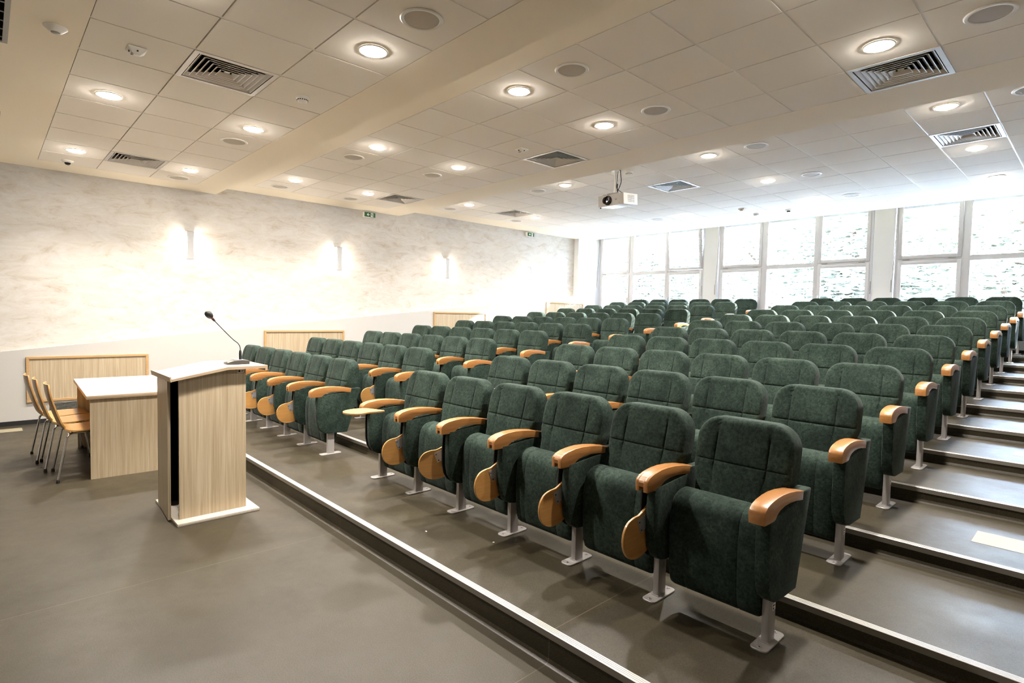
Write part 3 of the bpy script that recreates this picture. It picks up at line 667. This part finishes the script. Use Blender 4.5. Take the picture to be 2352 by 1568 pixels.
TABO = smoothpath([(-0.07, 0.515, 0), (-0.12, 0.503, 0), (-0.160, 0.480, 0), (-0.200, 0.462, 0), (-0.245, 0.457, 0), (-0.290, 0.440, 0), (-0.320, 0.400, 0), (-0.326, 0.348, 0), (-0.308, 0.298, 0), (-0.266, 0.262, 0), (-0.210, 0.250, 0), (-0.15, 0.260, 0), (-0.09, 0.29, 0), (-0.062, 0.33, 0)], 4)
def part_tablet():
    bm = B(); prism(bm, [(p.x, p.y) for p in TABO], 'x', -0.010, 0.004, 0, 0.002, 1); return bm
def part_hinge():
    bm = B(); prism(bm, [(-0.218, 0.440), (-0.150, 0.462), (-0.138, 0.392), (-0.192, 0.370)], 'x', 0.004, 0.007, 0, 0)
    for y, z in ((-0.203, 0.428), (-0.184, 0.386)): lathe(bm, [(0.005, 0.007), (0.0001, 0.010)], c=(0, y, z), n=10, mi=1, axis='x', caps=False)
    return bm
seat0 = empty('auditorium_seat', (0, 0, 0), cat='seat', group='tip-up auditorium seats')
link('post', part_post(), POST, seat0); link('foot_plate', part_foot(), [POST, STEEL, BLACK], seat0)
link('side_panel', part_panel(0.010, 0.058), FAB, seat0)
bm = B(); prism(bm, [(y * 0.985 - 0.002, z) for y, z in PANEL if y < 0.1] + [(0.10, 0.25), (0.10, 0.58)], 'x', -0.024, -0.016); link('tablet_sleeve', bm, BLACK, seat0)
link('armrest', part_arm(True), BEECH, seat0)
tbl = link('writing_tablet', part_tablet(), TABLET, seat0); link('hinge_plate', part_hinge(), [STEEL, BLACK], tbl)
link('backrest', part_back(), FAB, seat0, ang=60); link('seat_cushion', part_seat(), FAB, seat0, ang=50)
# closing leg set for the last seat of a row
lastm = {}
x = 0.55
lastm['post'] = (part_post(), POST); lastm['foot_plate'] = (part_foot(), [POST, STEEL, BLACK])
lastm['side_panel'] = (part_panel(-0.006, 0.056), FAB); lastm['armrest'] = (part_arm(False), BEECH)
bm = B(); box(bm, 0.0165, 0.0172, 0.0, 0.029, 0.145, 0.175, 0); box(bm, 0.0172, 0.0176, 0.003, 0.014, 0.163, 0.172, 1); box(bm, 0.0172, 0.0176, 0.003, 0.014, 0.149, 0.158, 1); box(bm, 0.0172, 0.0176, 0.018, 0.026, 0.164, 0.168, 1)
lastm['seat_sticker'] = (bm, [PAPER, BLACK])
proto = []
for nme, (bmx, mm) in lastm.items():
    o = link(nme, bmx, mm, None); o.location = (0.55, 0, 0); proto.append(o)
def tablet_open(seat):
    for ch in list(seat.children):
        if ch.name.startswith('writing_tablet'):
            M = Matrix.Translation((0.235, -0.345, 0.632)) @ Matrix.Rotation(math.radians(22), 4, 'Z') @ Matrix.Rotation(math.radians(90), 4, 'Y') @ Matrix.Translation((0, 0.19, -0.37))
            ch.matrix_local = M; return ch
seats = []; used = False
for blk, X0 in (('left', 1.274), ('right', 5.592)):
    for r in range(1, 12):
        for i in range(6):
            loc = (X0 + 0.55 * i, 2.509 + DY * (r - 1), tier_z(r))
            if not used: s_ = seat0; used = True; s_.location = loc
            else: s_ = dup(seat0, loc)
            base_ = 'dark green tip-up seat in the %s row, ' % ORD[r - 1]
            if blk == 'left':
                pos = 'nearest the plastered wall' if i == 0 else ('last before the middle aisle' if i == 5 else '%s from the plastered wall' % ORD[i])
                s_['label'] = base_ + pos + ', left block' if i else base_ + pos
            else:
                pos = 'first right of the middle aisle' if i == 0 else ('beside the right-hand aisle' if i == 5 else '%s from the middle aisle' % ORD[i])
                s_['label'] = base_ + pos + (', right block' if 0 < i < 5 else '')
            if i == 5:
                for p_ in proto:
                    if blk == 'left' and p_.name.startswith('seat_sticker'): continue
                    c = p_.copy(); COL.objects.link(c); c.parent = s_
            seats.append((blk, r, i, s_))
for p_ in proto: bpy.data.objects.remove(p_)
for blk, r, i, s_ in seats:
    if blk == 'right' and r == 1 and i == 0:
        s_['label'] = 'front row tip-up seat beside the middle aisle, its writing tablet swung up level'; OPEN = s_
    jit = random.Random(r * 100 + i + (7 if blk == 'left' else 0)).uniform(-3, 3)
    for ch in s_.children:
        if ch.name.startswith('writing_tablet'):
            a = {('right', 1, 2): 22, ('right', 1, 1): 2}.get((blk, r, i), jit * 0.4)
            ch.matrix_local = Matrix.Translation((0, -0.07, 0)) @ Matrix.Rotation(math.radians(-a), 4, 'Z') @ Matrix.Translation((0, 0.07, 0))
tablet_open(OPEN)

# ------------------------------------------------------------------ lectern, microphone
le = empty('lectern', (4.66, 0.975, 0), label='light oak lectern with a sloping top and its door ajar', cat='lectern')
def lx(v): return v - 4.66
def ly(v): return v - 0.975
bm = B(); box(bm, lx(4.656), lx(5.365), ly(0.985), ly(1.551), 0.0, 0.022, bev=0.0015); link('base_board', bm, OAKTOP, le)
bm = B(); prism(bm, [(ly(1.018), 0.022), (ly(1.480), 0.022), (ly(1.480), 1.108), (ly(1.345), 1.108), (ly(1.018), 1.044)], 'x', lx(5.252), lx(5.271)); link('side_board', bm, OAK, le, False)
bm = B(); prism(bm, [(ly(1.018), 0.022), (ly(1.480), 0.022), (ly(1.480), 1.108), (ly(1.345), 1.108), (ly(1.018), 1.044)], 'x', lx(4.745), lx(4.764)); link('side_board', bm, OAK, le, False)
bm = B(); box(bm, lx(4.764), lx(5.252), ly(1.461), ly(1.480), 0.022, 1.108); link('front_board', bm, OAK, le, False)
bm = B(); box(bm, lx(4.764), lx(5.252), ly(1.10), ly(1.461), 0.30, 0.318); link('inner_shelf', bm, DARK, le, False)  # shelf coloured black for the shade in the cabinet
bm = B(); box(bm, lx(5.246), lx(5.252), ly(1.02), ly(1.46), 0.022, 1.04); box(bm, lx(4.77), lx(5.246), ly(1.45), ly(1.46), 0.022, 1.04); box(bm, lx(4.764), lx(4.77), ly(1.02), ly(1.46), 0.022, 1.04); link('shade_lining', bm, DARK, le, False)  # thin black sheets paint in the shade behind the ajar door
bm = B(); M = Matrix.Translation((lx(4.745), ly(1.005), 0)) @ Matrix.Rotation(math.radians(-3.2), 4, 'Z')
box(bm, 0, 0.457, -0.019, 0, 0.012, 1.036, M=M)
for f in bm.faces:
    if f.normal.x > 0.9: f.material_index = 1
link('door', bm, [OAK, OAKEDGE], le, False)
X0_, X1_ = lx(4.695), lx(5.322)
bm = B(); prism(bm, [(ly(0.965), 1.044), (ly(0.965), 1.062), (ly(1.338), 1.133), (ly(1.610), 1.133), (ly(1.610), 1.112), (ly(1.338), 1.112)], 'x', X0_, X1_)
for f in bm.faces:
    if abs(f.normal.x) > 0.9 or f.normal.y > 0.9 or f.normal.y < -0.9: f.material_index = 1
link('sloping_top', bm, [OAKTOP, OAKEDGE], le, False)
bm = B(); prism(bm, [(ly(0.965), 1.043), (ly(0.957), 1.041), (ly(0.951), 1.078), (ly(0.961), 1.080)], 'x', X0_, X1_); link('edge_strip', bm, OAKEDGE, le, False); bm = B(); prism(bm, [(ly(1.610), 1.135), (ly(1.628), 1.135), (ly(1.628), 1.095), (ly(1.610), 1.095)], 'x', X0_, X1_); link('edge_strip', bm, OAKEDGE, le, False)
bm = B(); box(bm, lx(5.271), lx(5.2716), ly(1.421), ly(1.466), 1.082, 1.106); link('sticker', bm, [PAPER], le, False)
bm = B(); box(bm, lx(5.2716), lx(5.272), ly(1.424), ly(1.440), 1.086, 1.102); box(bm, lx(5.2716), lx(5.272), ly(1.446), ly(1.463), 1.095, 1.099); box(bm, lx(5.2716), lx(5.272), ly(1.446), ly(1.460), 1.088, 1.092)
st_ = [c for c in le.children if c.name.startswith('sticker')][0]; link('printed_mark', bm, BLACK, st_, False)
bm = B()
tube(bm, smoothpath([(lx(5.23), ly(1.05), 0.03), (lx(5.24), ly(1.02), 0.10), (lx(5.245), ly(1.035), 0.16), (lx(5.235), ly(1.08), 0.24)]), 0.004, 8)
tube(bm, smoothpath([(lx(5.20), ly(1.04), 0.028), (lx(5.235), ly(1.02), 0.05), (lx(5.24), ly(1.03), 0.09), (lx(5.20), ly(1.06), 0.06)]), 0.004, 8)
link('loose_cables', bm, PAPER, le)

mi_ = empty('microphone', (5.085, 1.47, 1.1335), label='black gooseneck microphone standing on the lectern top', cat='microphone')
bm = B(); prof_ = [(-0.083, 0.0), (0.083, 0.0), (0.085, 0.020), (0.075, 0.030), (0.03, 0.034), (-0.03, 0.031), (-0.083, 0.016)]
prism(bm, prof_, 'x', -0.055, 0.055, 0, 0.006, 2); link('microphone_base', bm, MICG, mi_)
bm = B(); box(bm, -0.035, 0.035, -0.02, 0.05, 0.0325, 0.036, bev=0.002); link('base_plate', bm, STEEL, mi_)
bm = B(); lathe(bm, [(0.010, 0.034), (0.0105, 0.085), (0.008, 0.105), (0.004, 0.112)], c=(0, 0.028, 0), n=16); link('socket', bm, BLACK, mi_)
bm = B(); neck = smoothpath([(0, 0.028, 0.105), (0, 0.026, 0.135), (0, 0.010, 0.165), (0, -0.030, 0.200), (0, -0.098, 0.273), (0, -0.158, 0.340)], 6); tube(bm, neck, 0.0034, 8)
tube(bm, [(0, -0.158, 0.340), (0, -0.163, 0.346), (0, -0.178, 0.364)], [0.0045, 0.0085, 0.0095], 12); link('gooseneck', bm, BLACK, mi_)
bm = B(); tube(bm, [(0, -0.1775, 0.3635), (0, -0.181, 0.3675)], 0.0105, 16); link('red_ring', bm, RED, mi_)
bm = B(); d = Vector((0, -0.64, 0.77)); p0 = Vector((0, -0.180, 0.366)); pts = []; rs = []
for t, r_ in ((0, .010), (.006, .017), (.016, .023), (.030, .026), (.044, .0255), (.056, .021), (.063, .013), (.066, .002)): pts.append(p0 + d * t); rs.append(r_)
tube(bm, pts, rs, 20); link('foam_windscreen', bm, BLACK, mi_)

# ------------------------------------------------------------------ desk
de = empty('desk', (3.60, 0.655, 0), math.radians(-2.0), label='light oak desk standing behind the lectern', cat='desk')
bm = B(); box(bm, -1.55, 0.035, 0.0, 0.86, 0.735, 0.768, bev=0.0015)
for f in bm.faces:
    if abs(f.normal.z) < 0.5: f.material_index = 1
link('desk_top', bm, [OAKTOP, OAKEDGE], de)
for xx in (-0.025, -1.53):
    bm = B(); box(bm, xx, xx + 0.025, 0.028, 0.83, 0.0, 0.735)
    for f in bm.faces:
        if abs(f.normal.y) > 0.5: f.material_index = 1
    link('side_board', bm, [OAK, OAKEDGE], de, False)
bm = B(); box(bm, -1.505, -0.025, 0.72, 0.738, 0.20, 0.735); link('modesty_board', bm, OAK, de, False)

# ------------------------------------------------------------------ plywood chairs
def make_chair():
    o = empty('plywood_chair', (0, 0, 0), cat='chair', group='plywood chairs tucked under the desk')
    # side line of the shell, y forward is +; origin on the floor below the back of the seat
    line = smoothpath([(-0.115, 0.868, 0), (-0.105, 0.78, 0), (-0.075, 0.66, 0), (-0.045, 0.56, 0), (-0.015, 0.485, 0), (0.035, 0.448, 0), (0.12, 0.440, 0), (0.24, 0.446, 0), (0.35, 0.448, 0), (0.395, 0.432, 0)], 4)
    bm = B(); G = []
    m = len(line)
    for off in (0, 1):
        rows = []
        for i, p in enumerate(line):
            t = i / (m - 1); q0, q1 = line[max(i - 1, 0)], line[min(i + 1, m - 1)]; tan = (q1 - q0).normalized(); nrm = Vector((-tan.y, tan.x, 0))
            if nrm.y < 0 and t > .4: nrm = -nrm
            if t <= .4 and nrm.x < 0: nrm = -nrm
            hw = 0.175 + 0.03 * min(1, t * 2.2) if t < .45 else 0.205
            if t < .06: hw -= 0.018 * (1 - t / .06)
            if t > .42 and t < .6: hw -= 0.012
            row = []
            for k in range(13):
                u = -1 + 2 * k / 12; cup = 0.022 * u * u if t < .5 else 0.008 * u * u
                pp = p + nrm * (cup - off * 0.011)
                row.append(bm.verts.new((u * hw, pp.x, pp.y)))
            rows.append(row)
        G.append(rows)
    for rows in G:
        for A, C in zip(rows, rows[1:]):
            for k in range(12): bm.faces.new((A[k], A[k + 1], C[k + 1], C[k]))
    A, C = G
    for i in range(m - 1):
        for k in (0, 12): bm.faces.new((A[i][k], A[i + 1][k], C[i + 1][k], C[i][k]))
    for k in range(12):
        for i in (0, m - 1): bm.faces.new((A[i][k], A[i][k + 1], C[i][k + 1], C[i][k]))
    bmesh.ops.recalc_face_normals(bm, faces=bm.faces); link('seat_shell', bm, PLY, o, ang=50)
    bm = B()
    for s in (-1, 1):
        tube(bm, [(s * 0.165, 0.03, 0.418), (s * 0.165, 0.30, 0.424)], 0.009, 10)
    tube(bm, [(-0.165, 0.20, 0.418), (0.165, 0.20, 0.418)], 0.009, 10); tube(bm, [(-0.165, 0.06, 0.416), (0.165, 0.06, 0.416)], 0.009, 10)
    link('under_frame', bm, CHROME, o)
    for s in (-1, 1):
        for fb in (0, 1):
            pts = [(s * 0.16, 0.06, 0.418), (s * 0.205, 0.035, 0.416), (s * 0.222, 0.018, 0.395), (s * 0.226, 0.010, 0.36), (s * 0.243, -0.052, 0.02)] if fb == 0 else [(s * 0.16, 0.27, 0.422), (s * 0.200, 0.30, 0.418), (s * 0.214, 0.318, 0.395), (s * 0.218, 0.325, 0.36), (s * 0.232, 0.372, 0.02)]
            bm = B(); tube(bm, smoothpath(pts, 5), 0.0095, 12); lg = link('leg', bm, CHROME, o)
            e = pts[-1]; bm = B(); lathe(bm, [(0.013, 0.0), (0.014, 0.012), (0.0105, 0.03)], c=(e[0], e[1], 0), n=14); link('rubber_foot', bm, BLACK, lg)
    return o
ch0 = make_chair()
for n, (x, y, a, lab) in enumerate(((3.31, 0.505, 0, 'honey plywood chair with chrome legs, nearest the camera at the desk'), (2.81, 0.45, 0, 'honey plywood chair with chrome legs, middle of the three at the desk'), (2.375, 0.405, 2, 'honey plywood chair with chrome legs, farthest of the three, nearest the wall'))):
    c = ch0 if n == 0 else dup(ch0, (x, y, 0)); c.location = (x, y, 0); c.rotation_euler = (0, 0, math.radians(a)); c['label'] = lab

# ------------------------------------------------------------------ tape marks and scraps on the floor
for x0, x1, y0, y1, z, lab in ((0.375, 0.615, -0.35, 0.33, 0, 'cream tape mark on the floor at the left picture edge'), (9.387, 9.99, 4.065, 4.305, tier_z(3), 'cream tape mark on the third tier of the right aisle'), (9.387, 9.99, 5.98, 6.21, tier_z(5), 'cream tape mark on the fifth tier of the right aisle')):
    bm = B(); box(bm, x0, x1, y0, y1, z, z + 0.0012); tag(link('tape_mark', bm, TAPEM, None, False), lab, 'floor tape', 'cream tape marks')
for i, (x, y, lab) in enumerate(((6.874, 2.081, 'small white paper scrap on the front tier, left of the other two'), (7.292, 2.30, 'small white paper scrap on the front tier, nearest the camera'), (7.23, 2.41, 'tiny white paper scrap touching a seat foot on the front tier'))):
    bm = B(); rr = random.Random(i); pr_ = [(x + math.cos(a) * rr.uniform(.004, .011), y + math.sin(a) * rr.uniform(.004, .010)) for a in (0, 1.1, 2.3, 3.4, 4.6)]
    prism(bm, pr_, 'z', H0, H0 + 0.003); tag(link('paper_scrap', bm, PAPER, None, False), lab, 'paper scrap', 'paper scraps on the floor')
